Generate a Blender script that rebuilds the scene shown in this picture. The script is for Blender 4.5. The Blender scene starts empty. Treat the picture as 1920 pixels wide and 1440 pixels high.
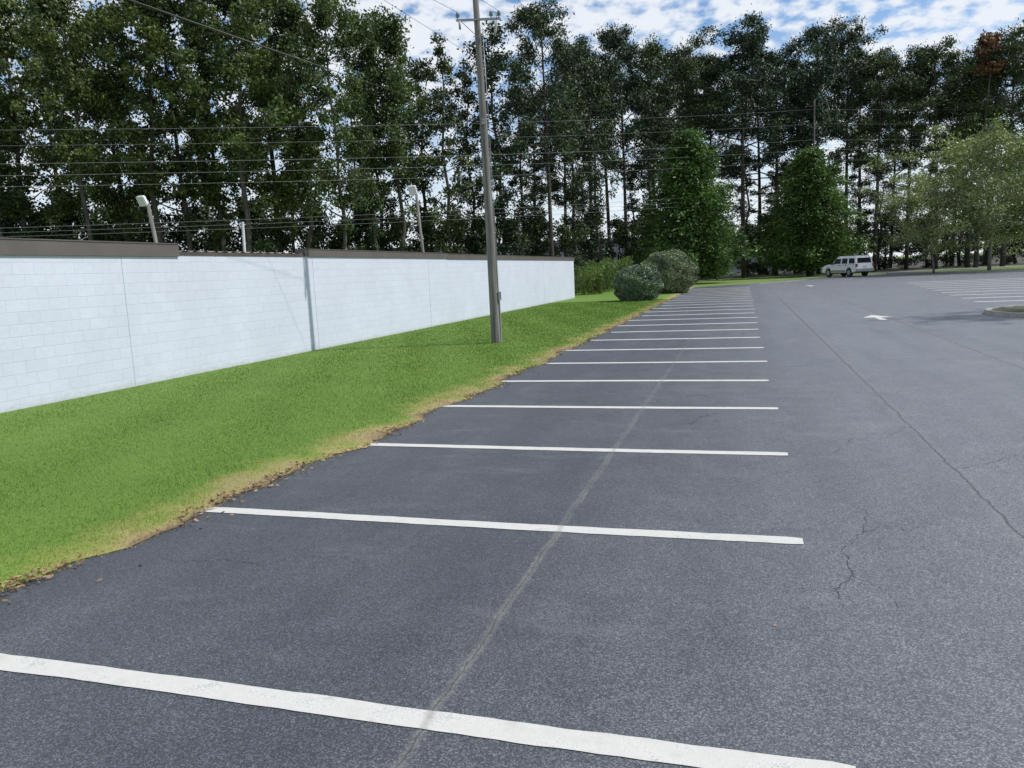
import bpy, bmesh, math, random
import numpy as np
from mathutils import Vector, Matrix

scene = bpy.context.scene
COL = scene.collection
random.seed(11)
RNG = np.random.default_rng(11)

# ------------------------------------------------------------------ camera model
F_PX, HCAM = 1442.0, 1.9
PSI, TH, RHO = math.radians(16.9), math.radians(8.19), 0.045
cP, sP, cT, sT, cR, sR = math.cos(PSI), math.sin(PSI), math.cos(TH), math.sin(TH), math.cos(RHO), math.sin(RHO)

def W(right, fwd, z=0.0):
    return Vector((right * cP - fwd * sP, right * sP + fwd * cP, z))
def ray(px, py):
    u, v = px - 960.0, py - 720.0
    u2, v2 = u * cR - v * sR, u * sR + v * cR
    return u2, F_PX * cT - v2 * sT, F_PX * sT + v2 * cT
def G(px, py, z=0.0):
    r, f, d = ray(px, py); t = (HCAM - z) / d
    return W(r * t, f * t, z)
def P(px, py, fwd):
    r, f, d = ray(px, py); t = fwd / f
    return W(r * t, fwd, HCAM - d * t)

# ------------------------------------------------------------------ helpers
def tag(o, label=None, cat=None, group=None, kind=None):
    if label: o['label'] = label
    if cat: o['category'] = cat
    if group: o['group'] = group
    if kind: o['kind'] = kind
    return o
def empty(name, loc, rz=0.0, sc=1.0):
    o = bpy.data.objects.new(name, None); COL.objects.link(o)
    o.location = loc; o.rotation_euler = (0, 0, rz); o.scale = (sc, sc, sc)
    o.empty_display_size = 0.3
    return o
def link(name, me, mat, parent=None):
    o = bpy.data.objects.new(name, me); COL.objects.link(o)
    if mat and not me.materials: me.materials.append(mat)
    if parent: o.parent = parent
    return o
def copy_tree(o, parent=None):
    c = o.copy(); COL.objects.link(c); c.parent = parent
    if o.data is not None: c.data = o.data.copy()
    for ch in [k for k in bpy.data.objects if k.parent == o]:
        copy_tree(ch, c)
    return c

def np_mesh(name, V, Fc):
    me = bpy.data.meshes.new(name)
    n, k = Fc.shape
    me.vertices.add(len(V)); me.vertices.foreach_set('co', V.astype(np.float32).ravel())
    me.loops.add(n * k); me.loops.foreach_set('vertex_index', Fc.astype(np.int32).ravel())
    me.polygons.add(n)
    me.polygons.foreach_set('loop_start', np.arange(0, n * k, k, dtype=np.int32))
    me.polygons.foreach_set('loop_total', np.full(n, k, dtype=np.int32))
    me.update(calc_edges=True); me.validate()
    return me

class MB:
    def __init__(s): s.v = []; s.f = []
    def box(s, x0, x1, y0, y1, z0, z1):
        b = len(s.v)
        s.v += [(x0,y0,z0),(x1,y0,z0),(x1,y1,z0),(x0,y1,z0),(x0,y0,z1),(x1,y0,z1),(x1,y1,z1),(x0,y1,z1)]
        s.f += [tuple(b+i for i in q) for q in ((0,3,2,1),(4,5,6,7),(0,1,5,4),(1,2,6,5),(2,3,7,6),(3,0,4,7))]
    def poly(s, pts):
        b = len(s.v); s.v += [tuple(p) for p in pts]; s.f.append(tuple(range(b, b+len(pts))))
    def tube(s, pts, rad, n=8, cap=True):
        pts = [Vector(p) for p in pts]
        if not hasattr(rad, '__len__'): rad = [rad] * len(pts)
        b = len(s.v); m = len(pts)
        for i, p in enumerate(pts):
            d = (pts[min(i+1, m-1)] - pts[max(i-1, 0)])
            if d.length < 1e-9: d = Vector((0,0,1))
            d.normalize()
            a = Vector((1,0,0)) if abs(d.x) < 0.9 else Vector((0,1,0))
            e1 = d.cross(a).normalized(); e2 = d.cross(e1)
            for k in range(n):
                t = 2*math.pi*k/n
                s.v.append(tuple(p + (e1*math.cos(t) + e2*math.sin(t))*rad[i]))
        for i in range(m-1):
            for k in range(n):
                k2 = (k+1) % n
                s.f.append((b+i*n+k, b+i*n+k2, b+(i+1)*n+k2, b+(i+1)*n+k))
        if cap:
            s.f.append(tuple(b+k for k in range(n-1, -1, -1)))
            s.f.append(tuple(b+(m-1)*n+k for k in range(n)))
    def mesh(s, name, smooth=False):
        me = bpy.data.meshes.new(name); me.from_pydata(s.v, [], s.f)
        bm = bmesh.new(); bm.from_mesh(me); bmesh.ops.recalc_face_normals(bm, faces=bm.faces); bm.to_mesh(me); bm.free()
        if smooth:
            for p in me.polygons: p.use_smooth = True
        me.update(); return me
    def build(s, name, mat, parent=None, smooth=False):
        return link(name, s.mesh(name, smooth), mat, parent)

# ------------------------------------------------------------------ node helpers
def nd(nt, typ, ins=None, **props):
    n = nt.nodes.new(typ)
    for k, v in props.items(): setattr(n, k, v)
    for k, v in (ins or {}).items():
        s = n.inputs[k]
        if isinstance(v, bpy.types.NodeSocket): nt.links.new(v, s)
        else: s.default_value = v
    return n
def mth(nt, op, a, b=None, clamp=False):
    n = nd(nt, 'ShaderNodeMath', {0: a}, operation=op, use_clamp=clamp)
    if b is not None:
        if isinstance(b, bpy.types.NodeSocket): nt.links.new(b, n.inputs[1])
        else: n.inputs[1].default_value = b
    return n.outputs[0]
def c4(c): return (c[0], c[1], c[2], 1.0) if not isinstance(c, bpy.types.NodeSocket) else c
def mixc(nt, f, a, b, blend='MIX'):
    n = nd(nt, 'ShaderNodeMix', {0: f, 6: c4(a), 7: c4(b)}, data_type='RGBA', blend_type=blend)
    return n.outputs[2]
def mapr(nt, v, a, b, c=0.0, d=1.0, smooth=False):
    n = nd(nt, 'ShaderNodeMapRange', {'Value': v, 'From Min': a, 'From Max': b, 'To Min': c, 'To Max': d})
    if smooth: n.interpolation_type = 'SMOOTHSTEP'
    return n.outputs[0]
def ramp(nt, f, stops):
    n = nd(nt, 'ShaderNodeValToRGB', {0: f}); cr = n.color_ramp
    while len(cr.elements) < len(stops): cr.elements.new(0.5)
    for e, (p, c) in zip(cr.elements, stops): e.position = p; e.color = c4(c)
    return n.outputs[0]
def noise(nt, vec, scale, detail=3.0, rough=0.55):
    n = nd(nt, 'ShaderNodeTexNoise', {'Scale': scale, 'Detail': detail, 'Roughness': rough})
    if vec is not None: nt.links.new(vec, n.inputs['Vector'])
    return n.outputs[0]
def vscale(nt, vec, s):
    return nd(nt, 'ShaderNodeVectorMath', {0: vec, 1: s}, operation='MULTIPLY').outputs[0]
def newmat(name, rough=0.8):
    m = bpy.data.materials.new(name); m.use_nodes = True; nt = m.node_tree; nt.nodes.clear()
    out = nd(nt, 'ShaderNodeOutputMaterial'); b = nd(nt, 'ShaderNodeBsdfPrincipled', {'Roughness': rough})
    nt.links.new(b.outputs[0], out.inputs[0])
    return m, nt, b, out
def objco(nt): return nd(nt, 'ShaderNodeTexCoord').outputs['Object']
def bump(nt, b, h, strength, dist):
    n = nd(nt, 'ShaderNodeBump', {'Height': h, 'Strength': strength, 'Distance': dist})
    nt.links.new(n.outputs[0], b.inputs['Normal'])

def simple(name, col, rough=0.7, var=0.25, scale=3.0, metal=0.0, vec=(1,1,1)):
    m, nt, b, _ = newmat(name, rough)
    f = noise(nt, vscale(nt, objco(nt), vec), scale, 3)
    lo = tuple(c*(1-var) for c in col); hi = tuple(min(1, c*(1+var)) for c in col)
    nt.links.new(mixc(nt, mapr(nt, f, 0.3, 0.7), lo, hi), b.inputs['Base Color'])
    b.inputs['Metallic'].default_value = metal
    return m

def leafmat(name, dark, mid, light, trans=0.3, cl=0.35, extra=None):
    m, nt, b, out = newmat(name, 0.55)
    isl = nd(nt, 'ShaderNodeNewGeometry').outputs['Random Per Island']
    stops = [(0.0, dark), (0.5, mid), (1.0, light)]
    if extra: stops = [(0.0, dark), (0.4, mid), (0.82, light), (0.95, extra)]
    col = ramp(nt, isl, stops)
    n1 = noise(nt, objco(nt), cl, 0)
    col = mixc(nt, 1.0, col, ramp(nt, n1, [(0.3, (0.6,0.65,0.65)), (0.7, (1.3,1.25,1.1))]), 'MULTIPLY')
    rnd = nd(nt, 'ShaderNodeObjectInfo').outputs['Random']
    col = mixc(nt, 1.0, col, ramp(nt, rnd, [(0.0, (0.66,0.80,0.88)), (1.0, (1.40,1.22,0.95))]), 'MULTIPLY')
    nt.links.new(col, b.inputs['Base Color'])
    b.inputs['Specular IOR Level'].default_value = 0.35
    if trans > 0:
        t = nd(nt, 'ShaderNodeBsdfTranslucent', {'Color': mixc(nt, 1.0, col, (1.4,1.55,0.75), 'MULTIPLY')})
        mx = nd(nt, 'ShaderNodeMixShader', {0: trans, 1: b.outputs[0], 2: t.outputs[0]})
        nt.links.new(mx.outputs[0], out.inputs[0])
    return m

# ------------------------------------------------------------------ materials
def seam_mask(nt, X, nz, x0, wob, w, core=.25):
    off = mth(nt, 'MULTIPLY', mth(nt, 'SUBTRACT', nz, 0.5), wob)
    d = mth(nt, 'ABSOLUTE', mth(nt, 'ADD', mth(nt, 'SUBTRACT', X, x0), off))
    return mapr(nt, d, w*core, w, 1.0, 0.0)

def make_asphalt():
    m, nt, b, _ = newmat('asphalt', 0.5)
    pos = objco(nt)
    sx = nd(nt, 'ShaderNodeSeparateXYZ', {0: pos}); X = sx.outputs[0]; Y = sx.outputs[1]
    nz = noise(nt, vscale(nt, pos, (0, 1, 0)), 1.6, 8, 0.78)
    big = noise(nt, pos, 0.3, 3)
    mid = noise(nt, pos, 2.2, 5, .7)
    fin = noise(nt, pos, 26.0, 3, .7)
    lane = noise(nt, vscale(nt, pos, (1.0, 0.10, 1)), 1.6, 3)
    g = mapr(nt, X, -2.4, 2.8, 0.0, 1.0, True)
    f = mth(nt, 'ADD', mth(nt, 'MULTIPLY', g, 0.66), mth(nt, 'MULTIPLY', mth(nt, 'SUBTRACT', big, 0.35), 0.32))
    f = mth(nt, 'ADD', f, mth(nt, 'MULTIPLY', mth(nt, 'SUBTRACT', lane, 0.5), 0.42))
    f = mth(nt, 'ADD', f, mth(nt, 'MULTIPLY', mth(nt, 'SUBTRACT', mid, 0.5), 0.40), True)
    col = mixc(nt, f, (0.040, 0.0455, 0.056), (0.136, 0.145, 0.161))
    vor = nd(nt, 'ShaderNodeTexVoronoi', {'Vector': pos, 'Scale': 148.0})
    grain = noise(nt, pos, 250.0, 2, 0.75)
    vs = nd(nt, 'ShaderNodeSeparateXYZ', {0: vor.outputs['Color']}).outputs[0]
    sp = mth(nt, 'ADD', mth(nt, 'MULTIPLY', vs, 0.6), mth(nt, 'MULTIPLY', grain, 0.8))
    col = mixc(nt, 1.0, col, ramp(nt, sp, [(0.28, (0.32,0.32,0.33)), (0.60, (0.91,0.91,0.91)), (0.82, (1.28,1.28,1.28)), (0.98, (2.7,2.7,2.7))]), 'MULTIPLY')
    brk = mapr(nt, mid, 0.36, 0.58)
    fade = mapr(nt, Y, 5, 24, 1.0, 0.3)
    s1 = mth(nt, 'MULTIPLY', seam_mask(nt, X, nz, -1.31, 0.13, 0.038), mapr(nt, brk, 0, 1, .4, 1))
    s1 = mth(nt, 'MULTIPLY', s1, mapr(nt, fin, .38, .6, .3, 1))
    col = mixc(nt, mth(nt, 'MULTIPLY', mth(nt, 'MULTIPLY', s1, fade), 0.8), col, (0.22, 0.218, 0.205))
    s1d = seam_mask(nt, X, nz, -1.31, 0.13, 0.007, .4)
    col = mixc(nt, mth(nt, 'MULTIPLY', s1d, 0.55), col, (0.02, 0.02, 0.02))
    farm = mapr(nt, Y, 8, 24, 0.0, 0.55)
    for x0 in (1.8, 4.35):
        halo = seam_mask(nt, X, nz, x0, 0.20, 0.10)
        col = mixc(nt, mth(nt, 'MULTIPLY', mth(nt, 'MULTIPLY', halo, brk), 0.32), col, (0.21, 0.21, 0.205))
        wide = mth(nt, 'MULTIPLY', seam_mask(nt, X, nz, x0, 0.20, 0.045, .4), farm)
        crk = mth(nt, 'MAXIMUM', wide, seam_mask(nt, X, nz, x0, 0.20, 0.0135, .4))
        crk = mth(nt, 'MULTIPLY', crk, mapr(nt, brk, 0, 1, .55, .95))
        col = mixc(nt, mth(nt, 'MULTIPLY', crk, 0.85), col, (0.018, 0.018, 0.019))
    dust = mth(nt, 'MULTIPLY', mapr(nt, noise(nt, vscale(nt, pos, (0.5, 1.6, 1)), 1.1, 6, 0.75), 0.57, 0.78), 0.34)
    col = mixc(nt, dust, col, (0.24, 0.24, 0.235))
    nt.links.new(col, b.inputs['Base Color'])
    nt.links.new(mapr(nt, mid, 0.3, 0.7, 0.42, 0.58), b.inputs['Roughness'])
    bump(nt, b, sp, 0.8, 0.0045)
    return m
M_ASPH = make_asphalt()

def make_paint():
    m, nt, b, _ = newmat('road_paint', 0.6)
    pos = objco(nt)
    X = nd(nt, 'ShaderNodeSeparateXYZ', {0: pos}).outputs[0]
    nz = noise(nt, vscale(nt, pos, (0, 1, 0)), 1.6, 8, 0.78)
    n1 = noise(nt, pos, 5, 6, 0.7); n2 = noise(nt, pos, 150, 3, .7)
    col = mixc(nt, mapr(nt, n1, 0.3, 0.7), (0.45, 0.45, 0.42), (0.60, 0.60, 0.575))
    wear = mth(nt, 'MULTIPLY', mapr(nt, mth(nt, 'ADD', mth(nt, 'MULTIPLY', n1, 0.6), mth(nt, 'MULTIPLY', n2, 0.5)), 0.58, 0.68), 0.65)
    col = mixc(nt, wear, col, (0.22, 0.22, 0.22))
    crk = seam_mask(nt, X, nz, -1.31, 0.13, 0.03)
    col = mixc(nt, mth(nt, 'MULTIPLY', crk, 0.5), col, (0.26, 0.26, 0.23))
    nt.links.new(col, b.inputs['Base Color'])
    bump(nt, b, n2, 0.5, 0.004)
    return m
M_PAINT = make_paint()

GREEN_STOPS = [(0.0, (0.20, 0.145, 0.085)), (0.07, (0.29, 0.23, 0.12)), (0.20, (0.28, 0.255, 0.10)), (0.38, (0.185, 0.23, 0.052)), (0.60, (0.110, 0.196, 0.030))]
def make_lawn(name, blade):
    m, nt, b, out = newmat(name, 0.75)
    pos = objco(nt)
    e = nd(nt, 'ShaderNodeAttribute', attribute_name='edge').outputs['Fac']
    n1 = noise(nt, pos, 0.9, 5, .65); n2 = noise(nt, pos, 0.45, 4, .65)
    f = mth(nt, 'ADD', mth(nt, 'MULTIPLY', e, 0.78), mth(nt, 'MULTIPLY', mth(nt, 'SUBTRACT', n1, 0.46), 1.9))
    f = mth(nt, 'MAXIMUM', f, mth(nt, 'MULTIPLY', e, 0.36))
    col = ramp(nt, f, GREEN_STOPS)
    col = mixc(nt, 1.0, col, ramp(nt, n2, [(0.3, (0.86,0.90,0.86)), (0.7, (1.16,1.10,1.12))]), 'MULTIPLY')
    if blade:
        isl = nd(nt, 'ShaderNodeNewGeometry').outputs['Random Per Island']
        col = mixc(nt, 1.0, col, ramp(nt, isl, [(0.0, (0.88,0.9,0.86)), (0.6, (1.05,1.05,1.0)), (0.95, (1.18,1.16,1.1)), (1.0, (1.5,1.35,1.6))]), 'MULTIPLY')
    else:
        n3 = noise(nt, pos, 45, 3, 0.7)
        col = mixc(nt, 1.0, col, ramp(nt, n3, [(0.3, (0.8,0.82,0.8)), (0.7, (1.08,1.06,1.08))]), 'MULTIPLY')
        bump(nt, b, n3, 0.5, 0.015)
    nt.links.new(col, b.inputs['Base Color'])
    b.inputs['Specular IOR Level'].default_value = .25
    return m
M_LAWN = make_lawn('lawn_soil', False)
M_BLADE = make_lawn('grass_blade', True)

def make_ground():
    m, nt, b, _ = newmat('field_ground', 0.9)
    pos = objco(nt)
    n1 = noise(nt, pos, 0.12, 3); n2 = noise(nt, pos, 6, 3, 0.7)
    col = mixc(nt, mapr(nt, n1, 0.35, 0.65), (0.10, 0.18, 0.03), (0.16, 0.23, 0.05))
    col = mixc(nt, 1.0, col, ramp(nt, n2, [(0.3, (0.6,0.6,0.6)), (0.7, (1.2,1.2,1.2))]), 'MULTIPLY')
    nt.links.new(col, b.inputs['Base Color'])
    bump(nt, b, n2, 0.8, 0.08)
    return m
M_GROUND = make_ground()

def make_block():
    m, nt, b, _ = newmat('painted_block', 0.65)
    pos = objco(nt)
    s = nd(nt, 'ShaderNodeSeparateXYZ', {0: pos})
    v = nd(nt, 'ShaderNodeCombineXYZ', {0: s.outputs[1], 1: s.outputs[2], 2: 0.0}).outputs[0]
    br = nd(nt, 'ShaderNodeTexBrick', {'Vector': v, 'Scale': 1.0, 'Mortar Size': 0.0065, 'Mortar Smooth': 0.6, 'Brick Width': 0.406,
            'Row Height': 0.203, 'Color1': (0.507,0.542,0.632,1), 'Color2': (0.532,0.567,0.658,1), 'Mortar': (0.452,0.487,0.575,1), 'Bias': 0.0})
    n1 = noise(nt, pos, 0.6, 4, 0.6); n2 = noise(nt, vscale(nt, pos, (1, 1, 3)), 6.0, 4, 0.65)
    col = mixc(nt, 1.0, br.outputs[0], ramp(nt, n1, [(0.3, (0.94,0.94,0.94)), (0.7, (1.03,1.03,1.03))]), 'MULTIPLY')
    col = mixc(nt, 1.0, col, ramp(nt, n2, [(0.3, (0.95,0.95,0.95)), (0.65, (1.02,1.02,1.02))]), 'MULTIPLY')
    low = mth(nt, 'MULTIPLY', mapr(nt, mth(nt, 'ADD', s.outputs[2], mth(nt, 'MULTIPLY', n2, 0.25)), 0.12, 0.28, 1.0, 0.0), 0.55)
    col = mixc(nt, low, col, (0.30, 0.30, 0.27))
    nt.links.new(col, b.inputs['Base Color'])
    h = mth(nt, 'ADD', mth(nt, 'MULTIPLY', br.outputs['Fac'], -1.0), mth(nt, 'MULTIPLY', noise(nt, pos, 60, 2), 0.35))
    bump(nt, b, h, 0.4, 0.006)
    return m
M_BLOCK = make_block()
M_JOINT = simple('joint_caulk', (0.39, 0.42, 0.50), 0.7, 0.08)
M_COPING = simple('brown_metal', (0.098, 0.085, 0.080), 0.5, 0.12, 1.5)
M_ROOF = simple('weathered_roof', (0.22, 0.21, 0.205), 0.5, 0.3, 2.0)
M_RUST = simple('dark_flashing', (0.065, 0.048, 0.043), 0.7, 0.3, 2.0)
M_WOOD = simple('weathered_pole_wood', (0.152, 0.147, 0.135), 0.9, 0.45, 14.0, 0, (1, 1, 0.06))
M_WOODD = simple('dark_pole_wood', (0.055, 0.05, 0.044), 0.9, 0.3, 14.0, 0, (1, 1, 0.06))
M_STEEL = simple('galvanised_steel', (0.26, 0.27, 0.28), 0.4, 0.15, 4.0, 0.6)
M_GREY = simple('grey_enamel', (0.30, 0.31, 0.32), 0.5, 0.1)
M_CERAM = simple('insulator_glaze', (0.22, 0.22, 0.23), 0.25, 0.1)
M_CABLE = simple('black_cable', (0.02, 0.02, 0.022), 0.5, 0.2)
M_WIRE = simple('aluminium_wire', (0.13, 0.137, 0.145), 0.5, 0.1)
M_BARK = simple('grey_brown_bark', (0.058, 0.05, 0.043), 0.95, 0.5, 5.0, 0, (1, 1, 0.3))
M_PBARK = simple('pine_bark', (0.052, 0.043, 0.037), 0.95, 0.5, 4.0, 0, (1, 1, 0.3))
M_OBARK = simple('pale_oak_bark', (0.15, 0.135, 0.12), 0.95, 0.4, 5.0, 0, (1, 1, 0.4))
M_KERB = simple('concrete_kerb', (0.36, 0.35, 0.32), 0.85, 0.2, 6.0)
M_ROAD = simple('old_road', (0.15, 0.15, 0.15), 0.85, 0.15, 0.5)
M_FLOOR = simple('leafy_forest_floor', (0.034, 0.036, 0.018), 0.95, 0.5, 0.8)
M_MULCH = simple('island_mulch', (0.07, 0.075, 0.035), 0.95, 0.5, 9.0)
M_WHITEB = simple('pale_cladding', (0.62, 0.63, 0.64), 0.6, 0.08, 0.5)
M_CLAD = simple('grey_cladding', (0.36, 0.38, 0.40), 0.6, 0.08, 0.5)
M_CRACK = simple('dark_crack', (0.026, 0.026, 0.027), 0.9, 0.3, 20.0)
L_BROAD = leafmat('broadleaf_foliage', (0.026, 0.045, 0.017), (0.062, 0.096, 0.031), (0.145, 0.185, 0.068), 0.22)
L_DARK = leafmat('dark_foliage', (0.016, 0.029, 0.013), (0.035, 0.061, 0.022), (0.075, 0.112, 0.038), 0)
L_PINE = leafmat('pine_needles', (0.016, 0.031, 0.015), (0.036, 0.065, 0.028), (0.078, 0.122, 0.048), 0)
L_CYP = leafmat('cypress_foliage', (0.028, 0.066, 0.020), (0.054, 0.115, 0.031), (0.100, 0.172, 0.048), 0.2, 0.6)
L_OAK = leafmat('oak_foliage', (0.085, 0.125, 0.066), (0.15, 0.205, 0.108), (0.245, 0.305, 0.17), 0.15)
L_RED = leafmat('russet_foliage', (0.075, 0.045, 0.03), (0.13, 0.075, 0.05), (0.18, 0.105, 0.07), 0)
L_BUSH = leafmat('silver_shrub_foliage', (0.070, 0.105, 0.052), (0.125, 0.175, 0.092), (0.20, 0.25, 0.145), 0, 1.2, (0.42, 0.46, 0.38))
L_WEED = leafmat('weed_foliage', (0.06, 0.10, 0.025), (0.12, 0.18, 0.045), (0.19, 0.25, 0.08), 0.3)
L_LITTER = leafmat('dead_leaf', (0.11, 0.068, 0.04), (0.24, 0.16, 0.09), (0.42, 0.31, 0.19), 0)

# ------------------------------------------------------------------ setting
def wallX(Y): return -11.5 + 0.0105*(Y-5.0)
def edgeX(Y):
    Y = np.asarray(Y, dtype=float)
    return -4.0 - 0.62*np.exp(-(np.maximum(Y, 0.0)-3.5)/5.0) + 0.07*np.sin(1.7*Y) + 0.05*np.sin(4.1*Y+1) + 0.03*np.sin(11.3*Y+2)+0.02*np.sin(27*Y)+.012*np.sin(61*Y+1)

g = MB(); g.poly([(-1500,-400,-0.06),(1500,-400,-0.06),(1500,2500,-0.06),(-1500,2500,-0.06)])
tag(g.build('ground', M_GROUND), 'open green grass ground around the lot and wood', 'ground', kind='structure')
g = MB(); g.poly([W(*p, -0.045) for p in ((-220,58),(-28,58),(-4,76),(6,90),(26,101),(46,105),(300,112),(500,600),(-500,600))])
tag(g.build('forest_floor', M_FLOOR), 'dark leafy forest floor beneath the wood', 'forest floor', kind='structure')
g = MB(); g.poly([(x, y, 0.0) for x, y in [(-6,-6),(60,-6),(60,62),(24.3,80.6),(15,93),(9.5,93.5),(6,84.5),(1.3,74.8),(-3.9,68),(-6,60)]])
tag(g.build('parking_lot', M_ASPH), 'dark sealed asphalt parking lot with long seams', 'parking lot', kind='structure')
g = MB(); g.poly([W(44,92,-0.03), W(170,92,-0.03), W(170,99,-0.03), W(44,99,-0.03)])
tag(g.build('road', M_ROAD), 'grey road beyond the grass verge at right', 'road', kind='structure')

# lawn strip
NY, NX = 620, 26
ys = np.linspace(-3, 70, NY); tx = np.linspace(0, 1, NX)**0.7
xl = np.where(ys < 52.0, wallX(ys)-0.05, wallX(52.0)-0.05 - (ys-52)*0.3); xr = edgeX(ys)
VX = xl[:, None] + (xr-xl)[:, None]*tx[None, :]
VY = np.repeat(ys[:, None], NX, 1)
dE = (xr[:, None] - VX)
VZ = 0.006 + 0.03*np.clip(dE/0.4, 0, 1) + 0.003*np.sin(VX*3.1+VY*1.3)*np.clip(dE, 0, 1)
V = np.stack([VX, VY, VZ], -1).reshape(-1, 3)
ii = np.arange(NY-1)[:, None]*NX + np.arange(NX-1)[None, :]
Q = np.stack([ii, ii+1, ii+NX+1, ii+NX], -1).reshape(-1, 4)
me = np_mesh('lawn', V, Q)
a = me.attributes.new('edge', 'FLOAT', 'POINT'); a.data.foreach_set('value', dE.reshape(-1).astype(np.float32))
tag(link('lawn', me, M_LAWN), 'mown grass strip between white wall and asphalt', 'lawn', kind='structure')
def blades(n, y0, y1):
    y = y0*(y1/y0)**(RNG.random(n)**1.08)
    xe = edgeX(y); xw = wallX(y)
    t = RNG.random(n)**0.8
    x = xw + 0.03 + (xe + 0.03 - xw)*t
    h = 0.016 + 0.018*RNG.random(n) + .0002*y
    w = np.maximum(.0055, .0008*y)[:, None]
    d = xe - x
    h = h*np.clip(0.55+d*0.8, 0.45, 1)
    az = RNG.random(n)*2*np.pi; le = RNG.random(n)*1.5
    b0 = np.stack([x, y, 0.004+0.026*np.clip(d/.4, 0, 1)], -1)
    az2 = RNG.random(n)*2*np.pi
    s = np.stack([np.cos(az2), np.sin(az2), np.zeros(n)], -1)*w*0.5
    tip = b0 + np.stack([np.cos(az)*h*le, np.sin(az)*h*le, h], -1)
    Vv = np.stack([b0-s, b0+s, tip], 1)
    return Vv, np.repeat(np.clip(d, 0, 5)[:, None], 3, 1)
bv, be = blades(300000, 3.0, 45.0)
V = bv.reshape(-1, 3); E = be.reshape(-1)
me = np_mesh('grass_blades', V, np.arange(len(V)).reshape(-1, 3))
a = me.attributes.new('edge', 'FLOAT', 'POINT'); a.data.foreach_set('value', E.astype(np.float32))
tag(link('grass', me, M_BLADE), 'short green grass with a straw fringe along the asphalt', 'grass', kind='stuff')

def leaf_quads(c, L, Wd, rng, bias=(0, 0, 0), spread=1.0, d=None):
    n = len(c)
    if d is None:
        d = rng.normal(size=(n, 3))*spread + np.array(bias)
    d /= np.linalg.norm(d, axis=1, keepdims=True)+1e-9
    r = rng.normal(size=(n, 3)); s = np.cross(d, r); s /= np.linalg.norm(s, axis=1, keepdims=True)+1e-9
    k = (0.7+0.6*rng.random(n))[:, None]
    d = d*L*0.5*k; s = s*Wd*0.5*k
    V = np.stack([c-d, c+s-d*0.15, c+d, c-s-d*0.15], 1).reshape(-1, 3)
    return V, np.arange(n*4).reshape(-1, 4)

# leaf litter along the edge
n = 3000
y = 2.5 + 20*RNG.random(n)**2.0
x = edgeX(y) + RNG.normal(size=n)*0.06 - 0.005
keep = (np.sin(y*2.3)+np.sin(y*5.1+1)*.7+np.sin(y*.9+2)*.8 + RNG.normal(size=n)*.6) > -.1
x, y = x[keep], y[keep]; n = len(x)
x[::9] += np.abs(RNG.normal(size=len(x[::9])))*.14
d = RNG.normal(size=(n, 3)); d[:, 2] *= 0.25
V, Q = leaf_quads(np.stack([x, y, 0.016+0.012*RNG.random(n)], -1), 0.045, 0.018, RNG, d=d)
tag(link('leaf_litter', np_mesh('leaf_litter', V, Q), L_LITTER), 'dry brown leaf litter along the grass edge', 'leaf litter', kind='stuff')
for px, py, lab in ((685, 1135, 'small tan leaf lying on asphalt in front of the nearest stall'), (1453, 1175, 'small pale leaf on asphalt at lower right')):
    p = G(px, py); q = MB()
    q.poly([(p.x-.012, p.y, .006), (p.x, p.y-.007, .01), (p.x+.013, p.y, .007), (p.x, p.y+.008, .012)])
    tag(q.build('fallen_leaf', L_LITTER), lab, 'leaf')

# ------------------------------------------------------------------ painted markings
ORD = ['nearest','second','third','fourth','fifth','sixth','seventh','eighth','ninth','tenth','eleventh','twelfth','thirteenth','fourteenth','fifteenth','sixteenth','seventeenth','eighteenth','nineteenth','twentieth','twenty-first','twenty-second','twenty-third','twenty-fourth','twenty-fifth','twenty-sixth','twenty-seventh','twenty-eighth']
def stripe(x0, x1, y, w, nseg=60, wav=0.008, sk=0.0):
    q = MB(); ph = random.random()*6
    for i in range(nseg+1):
        t = i/nseg; x = x0+(x1-x0)*t
        c = y + sk*t + wav*math.sin(ph+x*1.3) + 0.002*math.sin(x*9+ph)
        hw = w*0.5 + random.uniform(-.003, .003)
        if i == nseg or i == 0: hw *= 0.86
        q.v += [(x, c-hw, 0.004), (x, c+hw, 0.004)]
    for i in range(nseg): q.f.append((2*i, 2*i+2, 2*i+3, 2*i+1))
    return q
SP = 2.53
for k in range(25):
    y = 2.84 + SP*k
    q = stripe(float(edgeX(y))-0.1 + random.uniform(0, .18), 0.40+random.uniform(-.03, .03)+0.006*k, y, 0.14+.0045*max(0, y-8))
    lab = f'{ORD[k]} white stall line from the camera beside the lawn' if k < 24 else 'farthest white stall line beside the lawn'
    tag(q.build('stall_line', M_PAINT), lab, 'stall line', 'white stall lines along the lawn')
for k in range(10):
    y = 33.8 + 3.0*k; x0 = 8.6 + 0.09*(y-33.8)
    q = stripe(x0, x0+13.5, y, 0.32+.004*(y-33))
    tag(q.build('stall_line', M_PAINT), f'{ORD[k]} white stall line of the right hand bays past the island', 'stall line', 'white stall lines of the far right bays')
def arrow(px, py, lab):
    p = G(px, py); o = MB(); z = 0.005
    o.poly([(p.x-.44, p.y-.1, z), (p.x-.1, p.y-.1, z), (p.x-.1, p.y-1.2, z), (p.x+.1, p.y-1.2, z), (p.x+.1, p.y-.1, z), (p.x+.44, p.y-.1, z), (p.x, p.y+1.1, z)])
    tag(o.build('painted_arrow', M_PAINT), lab, 'arrow', 'white arrows painted on the lane')
arrow(1645, 595, 'nearer white direction arrow painted on the driving lane')
arrow(1519, 536, 'farther small white direction arrow painted near the lot end')
q = MB(); a0, a1 = G(1425, 531.5), G(1512, 524.5); dd = Vector((a1-a0)).normalized(); nn = Vector((-dd.y, dd.x, 0))*0.16
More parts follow.
